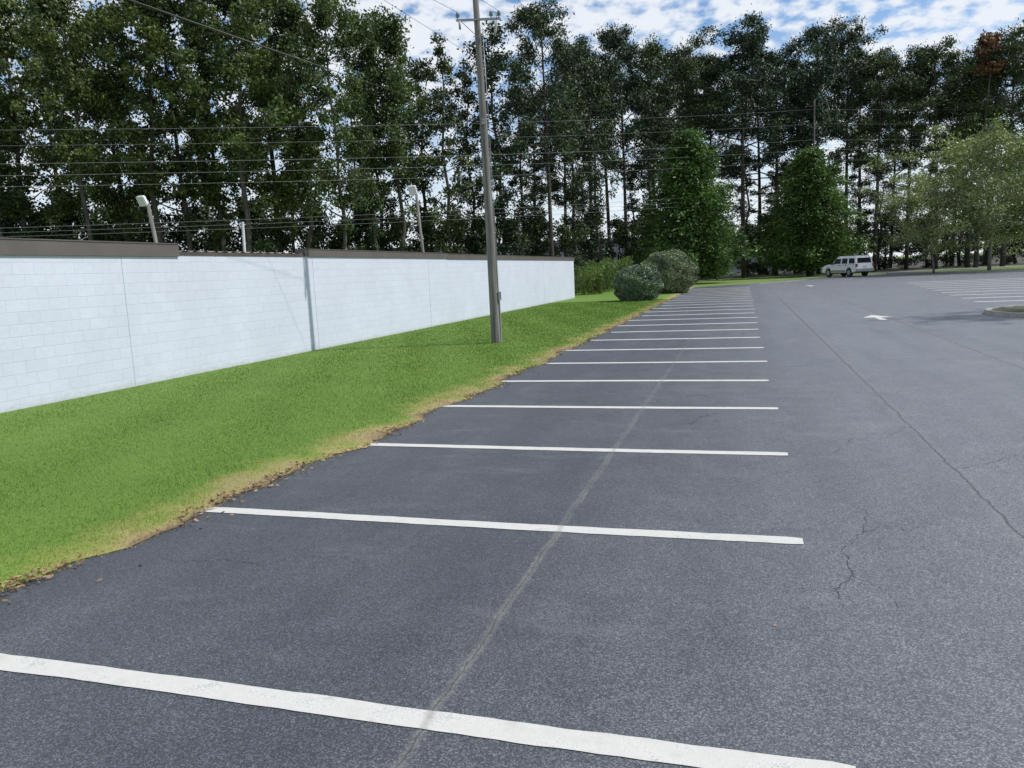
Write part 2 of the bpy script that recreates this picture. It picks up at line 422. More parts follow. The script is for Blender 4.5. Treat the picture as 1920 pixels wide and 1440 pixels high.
q.poly([a0-nn+Vector((0,0,.004)), a1-nn+Vector((0,0,.004)), a1+nn+Vector((0,0,.004)), a0+nn+Vector((0,0,.004))])
tag(q.build('edge_line', M_PAINT), 'white edge line slanting along the far lot end', 'road line')
def crack(pts, lab, w=0.012):
    q = MB(); P3 = []
    for i in range(len(pts)-1):
        for j in range(8):
            t = j/8
            p = G(pts[i][0]+(pts[i+1][0]-pts[i][0])*t + random.uniform(-6, 6), pts[i][1]+(pts[i+1][1]-pts[i][1])*t + random.uniform(-3, 3)); P3.append(p)
    for i, p in enumerate(P3):
        d = (P3[min(i+1, len(P3)-1)]-P3[max(i-1, 0)]).normalized(); s = Vector((-d.y, d.x, 0))*w*random.uniform(.15, .55)
        q.v += [(p.x-s.x, p.y-s.y, .003), (p.x+s.x, p.y+s.y, .003)]
    for i in range(len(P3)-1): q.f.append((2*i, 2*i+2, 2*i+3, 2*i+1))
    tag(q.build('asphalt_crack', M_CRACK), lab, 'crack')
crack([(1625,955),(1618,1000),(1578,1028),(1602,1080),(1568,1105),(1578,1145)], 'short jagged crack in the asphalt at lower right', .005)
crack([(1618,1000),(1660,985),(1700,995),(1760,975)], 'side crack branching right from the jagged crack', .0035)
crack([(1602,1080),(1650,1100),(1700,1150)], 'faint crack running down right from the jagged crack', .003)
crack([(1345,775),(1310,783),(1285,800)], 'small faint crack in the third stall from the camera', 0.010)
crack([(310,1050),(370,1055),(420,1048),(500,1062)], 'hairline crack in the asphalt near the lower left grass edge', 0.004)
crack([(1700,800),(1660,820),(1600,822),(1560,850)], 'thin crack branching left from the long right seam', .006)
crack([(1790,880),(1850,870),(1915,850)], 'thin crack branching right from the long right seam', .006)
crack([(1220,755),(1300,742),(1380,748)], 'fine crosswise crack between the third and fourth stall lines', .008)

# ------------------------------------------------------------------ storage building
bd = empty('storage_building', (-11.5, 5, 0), -0.0105)
tag(bd, 'long low white painted block storage building with brown coping', 'building')
w = MB(); w.box(-0.2, 0, -10, 46.9, -0.2, 2.62)
w.box(-5.2, -5.0, -10, 46.9, -0.2, 2.9); w.box(-5.0, -0.2, 46.7, 46.9, -0.2, 2.61)
w.build('wall', M_BLOCK, bd)
for yy in (-1.2, 7.2, 14.0, 22.0, 30.4, 38.8):
    j = MB(); j.box(0.0005, 0.004, yy-.007, yy+.007, 0, 2.55); j.build('control_joint', M_JOINT, bd)
r = MB(); n = 480
for i in range(n+1):
    yy = -10.1 + 57.1*i/n; zz = 2.675 + 0.018*math.sin(2*math.pi*yy/0.33)
    r.v += [(0.0, yy, zz), (-5.3, yy, zz+0.27)]
for i in range(n): r.f.append((2*i, 2*i+1, 2*i+3, 2*i+2))
r.build('roof', M_ROOF, bd)
for y0, y1, z0, z1 in ((-10.1, 8.76, 2.56, 2.81), (13.6, 23.9, 2.60, 2.785), (23.9, 46.95, 2.58, 2.765)):
    c = MB(); c.box(-0.26, 0.045, y0, y1-.004, z0, z1); c.box(-0.27, 0.06, y0, y1-.004, z1+.001, z1+.02)
    c.build('coping', M_COPING, bd)
c = MB(); c.box(-0.05, 0.02, 8.77, 13.59, 2.59, 2.66); c.build('flashing', M_RUST, bd)

# ------------------------------------------------------------------ poles and wires
def insulator(parent, x, y, z, s=1.0):
    q = MB(); q.tube([(x,y,z),(x,y,z+.06*s),(x,y,z+.07*s),(x,y,z+.11*s),(x,y,z+.12*s),(x,y,z+.17*s),(x,y,z+.18*s),(x,y,z+.23*s)],
           [.02*s,.02*s,.07*s,.05*s,.075*s,.05*s,.06*s,.03*s], 10)
    return q.build('insulator', M_CERAM, parent, True)
pb = G(931, 645)
up = empty('utility_pole', pb, PSI)
tag(up, 'tall weathered wooden utility pole standing on the lawn', 'utility pole')
q = MB(); q.tube([(0,0,-.3),(0,0,0),(-.02,0,2.5),(-.05,0,5),(-.10,0,8),(-.15,0,10.6)], [.145,.138,.122,.105,.080,.068], 16); q.build('pole_shaft', M_WOOD, up, True)
q = MB(); q.box(-.64, .50, -.15, -.10, 8.36, 8.41); q.build('crossarm', M_STEEL, up)
for sx in (-1, 1):
    q = MB(); q.tube([(-.09+sx*.42,-.125,8.35),(-.09,-.11,7.95)], .009, 6); q.build('brace', M_STEEL, up)
insulator(up, -.60, -.125, 8.41, .75); insulator(up, .26, -.125, 8.41, .75); insulator(up, .46, -.125, 8.41, .75)
q = MB(); q.tube([(.41,-.18,8.34),(.38,-.18,8.2),(.35,-.18,8.05),(.34,-.18,7.95)], [.02,.035,.035,.015], 8); q.build('fuse_cutout', M_GREY, up, True)
q = MB(); q.tube([(-.55,-.17,8.35),(-.55,-.17,8.15)], [.032,.028], 8); q.build('surge_arrester', M_GREY, up, True)
q = MB(); q.tube([(.26,-.14,8.56),(.39,-.22,8.5),(.41,-.2,8.34)], .007, 5); q.build('jumper_wire', M_CABLE, up, True)
q = MB(); q.tube([(.34,-.18,7.95),(.2,-.18,7.78),(.0,-.1,7.7)], .007, 5); q.build('jumper_wire', M_CABLE, up, True)
q = MB(); q.tube([(.13,-.05,0),(.11,-.05,3),(.07,-.04,6),(.02,-.04,8.3)], .009, 6); q.build('ground_wire', M_STEEL, up, True)
q = MB(); q.box(.11, .19, -.10, .0, 1.2, 1.42); q.build('meter_box', M_GREY, up)
q = MB(); q.tube([(.14,-.05,0.0),(.14,-.05,1.19)], .016, 8); q.build('conduit', M_GREY, up)
q = MB(); q.box(-.11, -.01, -.17, -.10, 5.78, 5.93); q.build('cable_bracket', M_STEEL, up)

def pole_at(top, lab, rs=1.0, arm=True):
    o = empty('utility_pole', (top.x, top.y, -.05), PSI); tag(o, lab, 'utility pole')
    h = top.z + .05
    q = MB(); q.tube([(0,0,0),(0,0,h*.5),(0,0,h)], [.17*rs,.15*rs,.11*rs], 10); q.build('pole_shaft', M_WOODD, o, True)
    if arm:
        q = MB(); q.box(-1.0, 1.0, -.2, -.1, h-.75, h-.65); q.build('crossarm', M_WOODD, o)
        for x in (-.9, .5, .9): insulator(o, x, -.15, h-.65, 1.1)
    else:
        insulator(o, 0, 0, h, 1.2)
    return top
FT = pole_at(P(1247, 338, 90), 'distant thin utility pole behind the two rounded shrubs', .6, False)
FT2 = pole_at(P(1527, 188, 97), 'tall distant utility pole rising above the right hand cypress', .9)
FT3 = pole_at(P(-330, 200, 36), 'utility pole behind the building beyond the left end')
BK = pole_at(Vector((-13.5, -20, 10.4)), 'utility pole behind the viewer beyond the building end')
SV = pole_at(Vector((-17.6, 6.9, 9.9)), 'utility pole behind the building carrying the thick black cable', .8, False)
def wire(a, b, sag, r, mat, lab, name='power_line', n=24, r2=None):
    a, b = Vector(a), Vector(b); pts = []
    for i in range(n+1):
        t = i/n; p = a.lerp(b, t); p.z -= sag*4*t*(1-t); pts.append(p)
    rr = r if r2 is None else [r+(r2-r)*min(1, max(0, i/n-.17)/.2) for i in range(n+1)]
    q = MB(); q.tube(pts, rr, 5); tag(q.build(name, mat, None, True), lab, 'cable')
U = lambda x, y, z: pb + Vector((x*cP - y*sP, x*sP + y*cP, z))
wire(U(-.06,-.17,5.87), SV, 0.12, 0.0045, M_CABLE, 'thick black cable sagging from pole to upper left', 'service_cable', 48, .02)
wire(U(-.60,-.125,8.58), BK + Vector((-1.,0,.05)), 0.5, 0.005, M_CABLE, 'wire leaving the left end of the pole crossarm')
wire(U(.46,-.125,8.58), BK + Vector((1.,0,.05)), 0.5, 0.005, M_CABLE, 'wire leaving the right end of the crossarm toward the camera')
wire(U(-.15,0,10.5), FT + Vector((-.5,0,0)), 0.6, 0.007, M_CABLE, 'wire from hidden pole top down to the distant pole')
Qp = P(720, 0, 26); E0 = FT + Vector((0.9,0,-.3)); bk = E0 + (Qp-E0)*1.7
wire(E0, bk, 0.0, 0.007, M_CABLE, 'wire crossing the sky gap left of the pole')
for i, (yl, yr, r) in enumerate(((232, 205, .010), (262, 232, .008), (297, 262, .012), (320, 280, .011), (341, 300, .011), (424, 352, .010), (433, 360, .009), (441, 368, .009))):
    a0 = P(-330, yl+14, 36); b0 = P(1527, yr, 97)
    b1 = b0 + W(70, 10); b1.z = b0.z + .6
    o = ORD[i] if i else 'topmost'
    wire(a0, b0, 0.5, r, M_WIRE, f'{o} thin power line crossing in front of the left trees')
    wire(b0, b1, 0.6, r*1.3, M_WIRE, f'{o} thin power line in front of the right hand pines')

def flood(pt, pbm, fwd, lab, head=True, hs=.75):
    t, b = P(*pt, fwd), P(*pbm, fwd); k = (b.z+.05)/max(t.z-b.z, .1); base = b + (b-t)*k
    o = empty('floodlight_post', base); tag(o, lab, 'lamp post')
    T = t-base
    q = MB(); q.tube([(0,0,0), T], [.085,.06], 10); q.build('post', M_WOOD if head else M_GREY, o, True)
    if head:
        bm = bmesh.new(); bmesh.ops.create_cube(bm, size=1.0)
        for v in bm.verts: v.co = Vector((v.co.x*.34*(1.25 if v.co.y < 0 else 1), v.co.y*.22, v.co.z*.40*(1.2 if v.co.y < 0 else 1)))*hs
        bmesh.ops.bevel(bm, geom=bm.edges[:], offset=.025, segments=2, affect='EDGES')
        bmesh.ops.rotate(bm, verts=bm.verts, cent=(0,0,0), matrix=Matrix.Rotation(.5, 3, 'X'))
        bmesh.ops.translate(bm, verts=bm.verts, vec=T+Vector((-.12,-.08,.10)))
        me = bpy.data.meshes.new('lamp_head'); bm.to_mesh(me); bm.free(); link('lamp_head', me, M_WHITEB, o)
        q = MB(); q.tube([T+Vector((0,0,-.1)), T+Vector((-.08,-.04,.08))], .025, 6); q.build('bracket', M_STEEL, o)
flood((277,382),(292,452),26,'leaning wooden post with white floodlight behind the left coping')
flood((780,360),(793,472),38,'leaning wooden floodlight post behind the wall left of utility pole', True, .95)
flood((455,416),(458,462),34,'short plain grey post behind the missing coping section', False)

# warehouse glimpsed behind the wood
wh = empty('warehouse', W(20, 150), PSI); tag(wh, 'pale warehouse glimpsed through the trunks behind the wood', 'building')
q = MB(); q.box(-95, 40, 0, 30, -.1, 7.2); q.build('wall', M_CLAD, wh)
q = MB(); q.box(-95.5, 40.5, -.5, 30.5, 7.21, 7.7); q.build('roof', M_ROOF, wh)
for x in range(-85, 35, 20):
    q = MB(); q.box(x, x+5, -.06, -.01, 0, 4.5); q.build('loading_door', M_GREY, wh)

# ------------------------------------------------------------------ trees
def interp(pts, t):
    k = t*(len(pts)-1); i = min(int(k), len(pts)-2); return pts[i].lerp(pts[i+1], k-i)
def tree_obj(name, tm, cm, bark, leaf, a='trunk', b='crown'):
    o = empty(name, (0,0,0)); link(a, tm, bark, o); link(b, cm, leaf, o)
    return o
def clump_leaves(rng, cs, rs, per, flat=0.65, sg=.55):
    out = []
    for c, r in zip(cs, rs):
        n = max(8, int(per*r**1.7))
        out.append(np.array(c) + rng.normal(size=(n, 3))*r*sg*np.array([1, 1, flat]))
    return np.concatenate(out)

def broadleaf(seed, H, R, base, nl, per, L, leaf, bark, ivy=0.0, name='broadleaf_tree', prof=None, rise=(.35, 1.0), cr=.2, kcl=(5,8), flat=.75, sg=.52, lean=.014):
    rng = np.random.default_rng(seed); rd = random.Random(seed)
    mb = MB()
    tp = [Vector((0,0,-.3))] + [Vector((rd.uniform(-lean,lean)*H, rd.uniform(-lean,lean)*H, H*.97*i/7)) for i in range(1, 8)]
    r0 = .0068*H + .045
    mb.tube(tp, [r0*(1-.9*(i/7))+.02 for i in range(8)], 8)
    cs, rs = [], []
    for i in range(nl):
        t = base + (.98-base)*((i+rd.random()*.8)/nl)
        s = interp(tp, t); az = i*2.4 + rd.uniform(-.6, .6)
        u = (t-base)/(1-base)
        pr = (math.sin(math.pi*min(1, .22+.72*u))**.7) if prof is None else prof(u)
        ln = R*pr*rd.uniform(.45, 1.25); el = rd.uniform(*rise)
        d = Vector((math.cos(az)*math.cos(el), math.sin(az)*math.cos(el), math.sin(el)))
        pts = [s]
        for k in range(1, 5):
            dd = d + Vector((rd.uniform(-.25,.25), rd.uniform(-.25,.25), rd.uniform(-.2,.25)))
            pts.append(pts[-1] + dd*ln/4)
        rr = r0*(1-.85*t)*.5
        mb.tube(pts, [rr, rr*.75, rr*.5, rr*.3, .012], 5, False)
        for k in range(rd.randint(*kcl)):
            tt = rd.uniform(.3, 1.1); c = interp(pts, min(tt, 1)) + Vector((rd.gauss(0,.22), rd.gauss(0,.22), rd.gauss(0,.18)))*ln*.6
            cs.append(c); rs.append(rd.uniform(.4, 1.15)*R*cr)
            if rd.random() < .4: mb.tube([interp(pts, min(tt, 1)*.9), c], [.03, .008], 4, False)
    for k in range(4):
        cs.append(tp[-1] + Vector((rd.gauss(0,.4), rd.gauss(0,.4), rd.uniform(-.5,.6)))); rs.append(R*cr*.9)
    for k in range(int(ivy*16)):
        cs.append(interp(tp, rd.uniform(.06, base+.3)) + Vector((rd.gauss(0,.35), rd.gauss(0,.35), 0))); rs.append(rd.uniform(.35, .75))
    c = clump_leaves(rng, cs, rs, per, flat, sg)
    V, Q = leaf_quads(c, L, L*.6, rng)
    return tree_obj(name, mb.mesh('trunk', True), np_mesh('crown', V, Q), bark, leaf)

def pine(seed, H, R, base, nl, per, name='pine_tree'):
    rng = np.random.default_rng(seed); rd = random.Random(seed); mb = MB()
    lx, ly = rd.uniform(-.6,.6), rd.uniform(-.6,.6)
    tp = [Vector((lx*(i/8)**2, ly*(i/8)**2, -.3 + (H*.97+.3)*i/8)) for i in range(9)]
    r0 = .008*H+.04; mb.tube(tp, [r0*(1-.85*i/8)+.02 for i in range(9)], 9)
    cs, rs = [], []
    for i in range(nl):
        t = base + (.985-base)*((i+rd.random())/nl)**.85
        u = (t-base)/(1-base); s = interp(tp, t); az = i*2.4 + rd.uniform(-.7,.7)
        ln = R*(.5+.7*math.sin(math.pi*min(1,.25+.65*u)))*rd.uniform(.5,1.15)*(1-.22*u); el = rd.uniform(-.12,.5)+.35*u
        d = Vector((math.cos(az)*math.cos(el), math.sin(az)*math.cos(el), math.sin(el)))
        pts = [s, s+d*ln*.4, s+d*ln*.75+Vector((0,0,.06*ln)), s+d*ln+Vector((0,0,.14*ln))]
        mb.tube(pts, [.075*(1.3-u), .055*(1.3-u), .03, .012], 5, False)
        for k in range(rd.randint(4, 6)):
            tt = rd.uniform(.4, 1.0)
            cs.append(interp(pts, tt) + Vector((rd.gauss(0,.4), rd.gauss(0,.4), rd.gauss(.15,.3)))); rs.append(rd.uniform(.55, 1.15))
    for k in range(6): cs.append(tp[-1]+Vector((rd.gauss(0,.6), rd.gauss(0,.6), rd.uniform(-.9,.3)))); rs.append(.85)
    for k in range(rd.randint(2,5)):
        t = rd.uniform(.2, base); s = interp(tp, t); az = rd.uniform(0, 6.3); mb.tube([s, s+Vector((math.cos(az), math.sin(az), .1))*rd.uniform(.5,1.6)], [.035,.01], 4, False)
    c = clump_leaves(rng, cs, rs, per, .65, .47)
    V, Q = leaf_quads(c, .32, .12, rng, (0,0,.5))
    return tree_obj(name, mb.mesh('trunk', True), np_mesh('crown', V, Q), M_PBARK, L_PINE)

def cypress(seed, H, R, name='cypress_tree', pw=.55):
    rng = np.random.default_rng(seed); rd = random.Random(seed); mb = MB()
    tp = [Vector((0,0,-.3+(H+.2)*i/6)) for i in range(7)]; mb.tube(tp, [.26*(1-.93*i/6)+.01 for i in range(7)], 9)
    C, D = [], []
    nb = 190
    for i in range(nb):
        q = .05 + .94*((i+.5)/nb)**1.1; az = i*2.399 + rd.uniform(-.3,.3)
        ln = R*min(1, (1-q)**pw*1.06+.015)*rd.uniform(.60, 1.12)*(0.88+.12*math.sin(az*2+seed))
        if q < .14: ln *= .6+q*2.8
        s = Vector((0,0,q*H)); d = Vector((math.cos(az), math.sin(az), .25)); e = s + d*ln
        mb.tube([s, s+d*ln*.6, e], [.04,.025,.008], 4, False)
        n = int(60+230*ln/R); t = rng.random(n)**.5
        pos = np.array(s) + np.outer(t, np.array(d)*ln); w = (.22+.40*(1-abs(t-.6)))[:, None]*(.5+.6*ln/R)
        pos = pos + rng.normal(size=(n,3))*w*np.array([1,1,.75]); pos[:,2] -= .35*(t**2)*ln*.4
        C.append(pos); D.append(np.array([d.x, d.y, -.5]) + rng.normal(size=(n,3))*.7)
    C = np.concatenate(C); D = np.concatenate(D); D = D[C[:,2] > .25]; C = C[C[:,2] > .25]
    V, Q = leaf_quads(C, .33, .14, rng, d=D)
    return tree_obj(name, mb.mesh('trunk', True), np_mesh('crown', V, Q), M_BARK, L_CYP)

def shrub_mound(seed, R, H, nleaf, L, leaf, name, stems=7):
    rng = np.random.default_rng(seed); rd = random.Random(seed); mb = MB()
    for k in range(stems):
        az = k*6.28/stems; mb.tube([(0,0,-.1), (math.cos(az)*R*.3, math.sin(az)*R*.3, H*.4), (math.cos(az)*R*.6, math.sin(az)*R*.6, H*.7)], [.04,.03,.01], 5, False)
    d = rng.normal(size=(nleaf,3)); d[:,2] += .12; d /= np.linalg.norm(d, axis=1, keepdims=True)
    ph = rng.random(6)*6.28
    lump = 1 + .05*np.sin(d[:,0]*7+ph[0])*np.sin(d[:,1]*6+ph[1]) + .05*np.sin(d[:,2]*11+ph[2]+d[:,0]*5) + .045*np.sin(d[:,1]*15+ph[3])*np.sin(d[:,0]*14+ph[4])
    rr = (1 - .35*rng.random(nleaf)**2.5)*lump + rng.normal(size=nleaf)*.02
    c = d*rr[:,None]*np.array([R, R, H*.54]); c[:,2] += H*.46; c = c[c[:,2] > .03]
    V, Q = leaf_quads(c, L, L*.6, rng)
    return tree_obj(name, mb.mesh('stems', True), np_mesh('foliage', V, Q), M_BARK, leaf, 'stems', 'foliage')

PROTO = {}
PROTO['b'] = [broadleaf(21,20,3.8,.22,26,205,.235,L_BROAD,M_BARK,.5,rise=(.45,1.15),cr=.21,sg=.46), broadleaf(22,20,3.2,.34,24,205,.225,L_BROAD,M_BARK,.3,rise=(.5,1.2),cr=.21,sg=.46),
              broadleaf(23,20,4.9,.28,27,185,.235,L_BROAD,M_BARK,.5,rise=(.35,1.05),cr=.18,sg=.46), broadleaf(24,20,2.8,.28,24,215,.225,L_BROAD,M_BARK,.5,rise=(.5,1.2),cr=.22,sg=.46),
              broadleaf(25,20,4.4,.40,23,195,.235,L_BROAD,M_BARK,.3,rise=(.3,1.1),cr=.19,sg=.46)]
PROTO['d'] = [broadleaf(31,20,3.0,.18,22,165,.24,L_DARK,M_BARK,1.0), broadleaf(32,20,3.6,.30,20,155,.24,L_DARK,M_BARK,.7), broadleaf(33,20,2.6,.15,22,165,.24,L_DARK,M_BARK,1.2)]
PROTO['p'] = [pine(41,26,4.7,.48,34,135), pine(42,26,4.1,.55,30,140), pine(43,26,5.2,.44,36,125), pine(44,26,3.8,.42,35,130), pine(45,26,4.9,.57,30,135)]
PROTO['u'] = [broadleaf(51,7,2.6,.04,15,160,.24,L_DARK,M_BARK,.4,'understory_tree',cr=.24), broadleaf(52,7,3.0,.03,15,150,.24,L_DARK,M_BARK,.4,'understory_tree',cr=.24)]
PROTO['r'] = [broadleaf(61,20,1.3,.84,8,260,.26,L_RED,M_BARK,0,cr=.35)]
PH = {'b':20.2,'d':20.2,'p':26.0,'u':7.3,'r':20.2}
used = set()
def place(kind, i, px, topy, fwd, label, cat, group, hh=None, wf=1.0):
    pr = PROTO[kind][i % len(PROTO[kind])]
    h = hh if hh else P(px, topy, fwd).z
    r, f, _ = ray(px, 480); loc = W(r*fwd/f, fwd, -.05)
    o = pr if id(pr) not in used else copy_tree(pr); used.add(id(pr))
    s = h/PH[kind]; sw = s*random.uniform(.85, 1.15)*wf
    o.location = loc; o.rotation_euler = (random.uniform(-.02,.02),random.uniform(-.02,.02),random.uniform(0,6.28)); o.scale = (sw, sw, s)
    tag(o, label, cat, group); return o
NTH = ['leftmost'] + ORD[1:]
def row(kind, lst, tmpl, group, off=0, wf=1.0, name='tree'):
    n = len(lst)
    for i, (px, ty, fw) in enumerate(lst):
        L_ = NTH[i] + (' from left' if i else '') if i < n-1 else 'rightmost'
        k = kind if isinstance(kind, str) else kind[i % len(kind)]
        place(k, i+off, px, ty, fw, tmpl.replace('#', L_), name, group, None, wf)
row('b', [(-75,-50,60),(-5,-20,58),(55,-15,62),(125,45,68),(180,-45,58),(245,10,64),(300,-40,60),(350,-75,62),(415,-10,64),(470,-70,58),(525,-35,66),(580,-15,62),(645,-10,60),(705,50,66),(758,25,68)],
    '# of the tall leafy trees behind the white building', 'leafy trees behind the building')
row(['d','d','b'], [(20,160,82),(215,150,84),(395,150,82),(555,150,82),(670,150,84)],
    '# of the rear leafy trees glimpsed behind the front row at left', 'rear leafy trees at left', 1)
row('d', [(720,110,72),(800,110,76),(848,65,70),(893,110,78),(945,55,74),(988,140,80),(1075,90,80),(1125,120,84),(1215,110,92)],
    '# of the dark vine clad trees around the utility pole', 'dark vine clad trees')
row('p', [(1035,5,76),(1110,85,88),(1175,60,92),(1230,80,96),(1285,95,100),(1340,105,104),(1395,55,100),(1455,95,106),(1535,45,102),(1585,60,108),(1640,100,104),(1700,110,108),(1755,80,102),(1815,105,104),(1880,62,100),(1950,55,104)],
    '# of the tall front row pines right of the utility pole', 'front row pines')
row('p', [(1005,170,98),(1060,150,100),(1145,130,110),(1260,145,114),(1315,145,122),(1425,135,122),(1495,115,120),(1612,125,120),(1670,140,126),(1785,125,120),(1850,120,120)],
    '# of the rear pines filling gaps behind the front pines', 'rear pines', 2)
row('d', [(1010,300,92),(1095,320,96),(1190,320,98),(1270,260,108),(1335,290,112),(1400,280,114),(1450,320,116),(1500,260,118),(1560,290,114),(1605,280,118),(1650,310,114),(1700,280,118),(1750,290,114),(1800,260,118),(1850,290,114),(1905,260,118),(1960,280,114)],
    '# of the shorter dark trees filling between the pine trunks', 'mid height dark trees among the pines', 0, 1.4)
place('r', 0, 1830, 50, 99, 'tree with a russet top among the pines at upper right', 'tree', None)
row('u', [(-40,420,62),(30,370,68),(85,400,64),(140,370,70),(195,420,64),(245,370,70),(300,420,66),(370,380,70),(420,410,66),(475,370,72),(530,410,66),(590,380,72),(640,420,70),(690,390,74),(745,400,72),(800,410,74),(860,400,76),(905,400,74),(960,410,74),(1010,400,80),(1060,420,78),(1110,400,88),(1160,410,92),(1215,395,98)],
    '# low understory tree among trunks above the white building', 'low understory trees at left')
row('u', [(1250,420,104),(1330,410,112),(1400,420,110),(1440,400,116),(1490,420,110),(1560,410,120),(1620,415,108),(1660,400,118),(1700,420,110),(1735,415,114),(1775,420,112),(1810,410,120),(1845,420,110),(1885,415,112),(1930,410,112)],
    '# low understory tree under the pines behind the cypresses', 'low understory trees at right', 0, 1.25)

c1 = cypress(3, 15.2, 5.0); r, f, _ = ray(1292, 500); c1.location = W(r*82/f, 82, -.05)
h = P(1292, 245, 82).z; c1.scale = (h/15.2*1.22, h/15.2*1.22, h/15.2)
tag(c1, 'broad conical cypress tree behind the two rounded shrubs', 'tree')
c2 = cypress(8, 14.2, 5.1, pw=.5); r, f, _ = ray(1517, 500); c2.location = W(r*93/f, 93, -.05)
h = P(1510, 280, 93).z; c2.scale = (h/14.2*1.2, h/14.2*1.2, h/14.2)
tag(c2, 'rounded conical cypress tree beside the parked white car', 'tree')

of = lambda u: .8+.45*math.sin(math.pi*(.15+.8*u))
oak = [broadleaf(71,10,5.0,.32,28,150,.19,L_OAK,M_OBARK,0,'oak_tree',of,rise=(-.2,.45),flat=.55,lean=.035),
       broadleaf(72,10,5.4,.34,30,145,.19,L_OAK,M_OBARK,0,'oak_tree',of,rise=(-.2,.45),flat=.55,lean=.035)]
for i,(px,ty,fw,lab,wd) in enumerate(((1752,335,78,'grey green oak standing nearest the parked car',1.0),(1855,250,76,'widest grey green oak at the right behind the lot',1.12),(1945,265,82,'grey green oak cut by the right picture edge',1.15))):
    o = oak[i] if i < 2 else copy_tree(oak[0]); r, f, _ = ray(px, 500); o.location = W(r*fw/f, fw, -.05)
    h = P(px, ty, fw).z; s = h/10.3; o.scale = (s*wd, s*wd, s); o.rotation_euler = (0,0,1.1*i+.4); tag(o, lab, 'tree', 'grey green oaks')
oi = copy_tree(oak[1]); oi.location = (11.2, 26.8, 0.1); oi.scale = (.37,.37,.62); oi.rotation_euler = (0,0,2.2)
tag(oi, 'small oak growing in the kerbed island beyond the right edge', 'tree')

sb1 = shrub_mound(5, 1.38, 2.0, 34000, .085, L_BUSH, 'rounded_shrub'); sb1.location = G(1192, 566, 0.0)+Vector((0,1.0,0))
tag(sb1, 'smaller front rounded green shrub at the lawn end', 'shrub')
sb2 = shrub_mound(6, 1.95, 2.95, 46000, .095, L_BUSH, 'rounded_shrub'); sb2.location = G(1247, 553)+Vector((0,2.6,0))
tag(sb2, 'larger rear rounded green shrub at the lawn end', 'shrub')

def weeds(seed, R, H, n, name='weed_clump'):
    rng = np.random.default_rng(seed); rd = random.Random(seed); mb = MB(); cs = []
    for k in range(n):
        a, r_ = rd.uniform(0,6.28), R*math.sqrt(rd.random()); h_ = H*rd.uniform(.5,1); x, y = math.cos(a)*r_, math.sin(a)*r_
        lx, ly = rd.gauss(0,.25)*h_*.6, rd.gauss(0,.25)*h_*.6
        pts = [Vector((x,y,0)), Vector((x+lx*.3,y+ly*.3,h_*.5)), Vector((x+lx,y+ly,h_))]; mb.tube(pts, [.012,.01,.004], 4, False)
        for j in range(34): cs.append(interp(pts, rd.uniform(.1,1))+Vector((rd.gauss(0,.08), rd.gauss(0,.08), 0)))
    V, Q = leaf_quads(np.array([tuple(c) for c in cs]), .3, .06, rng, (0,0,.6))
    return tree_obj(name, mb.mesh('stems'), np_mesh('foliage', V, Q), M_BARK, L_WEED, 'stems', 'foliage')
wd = weeds(9, 1.3, 2.4, 70)
for i,(px,py,s,lab) in enumerate(((1103,553,.95,'tall weeds growing at the far end of the white wall'),(1128,548,1.15,'tallest weed clump between wall end and the shrubs'),(1160,541,1.3,'weed clump just behind the front shrub'))):
    o = wd if i == 0 else copy_tree(wd); o.location = G(px, py); o.scale = (s,s,s); o.rotation_euler = (0,0,i*1.7); tag(o, lab, 'weeds', 'weeds at the wall end')

# ------------------------------------------------------------------ kerbs
def kerb(pts, closed, lab, name='kerb', w=.15, hgt=.13, mat=M_KERB, parent=None):
    q = MB(); n = len(pts); P2 = [Vector((p[0], p[1], 0)) for p in pts]
    for i, p in enumerate(P2):
        a = P2[(i-1) % n] if closed or i > 0 else p; b = P2[(i+1) % n] if closed or i < n-1 else p
        d = (b-a).normalized(); s = Vector((-d.y, d.x, 0))*w*.5
        q.v += [tuple(p-s+Vector((0,0,-.04))), tuple(p-s+Vector((0,0,hgt))), tuple(p+s+Vector((0,0,hgt))), tuple(p+s+Vector((0,0,-.04)))]
    for i in range(n if closed else n-1):
        j = (i+1) % n
        for k in range(4): q.f.append((4*i+k, 4*j+k, 4*j+(k+1)%4, 4*i+(k+1)%4))
    o = q.build(name, mat, parent)
    if lab: tag(o, lab, 'kerb')
    return o
isl = empty('kerbed_island', (0,0,0)); tag(isl, 'rounded concrete kerbed island at the right edge', 'traffic island')
ip = []
for k in range(13):
    t = math.pi/2 + math.pi*k/12; ip.append((9.6+2.4*math.cos(t), 26.6+2.4*math.sin(t)))
ip += [(19.5, 24.2), (19.5, 29.0)]
kerb(ip, True, None, 'kerb_ring', parent=isl)
q = MB(); q.poly([(x, y, .10) for x, y in ip]); q.build('planting_bed', M_MULCH, isl)
kerb([(15.1,93.1),(24.4,80.7),(60,62.1)], False, 'pale concrete kerb along the far right lot edge', w=.3)

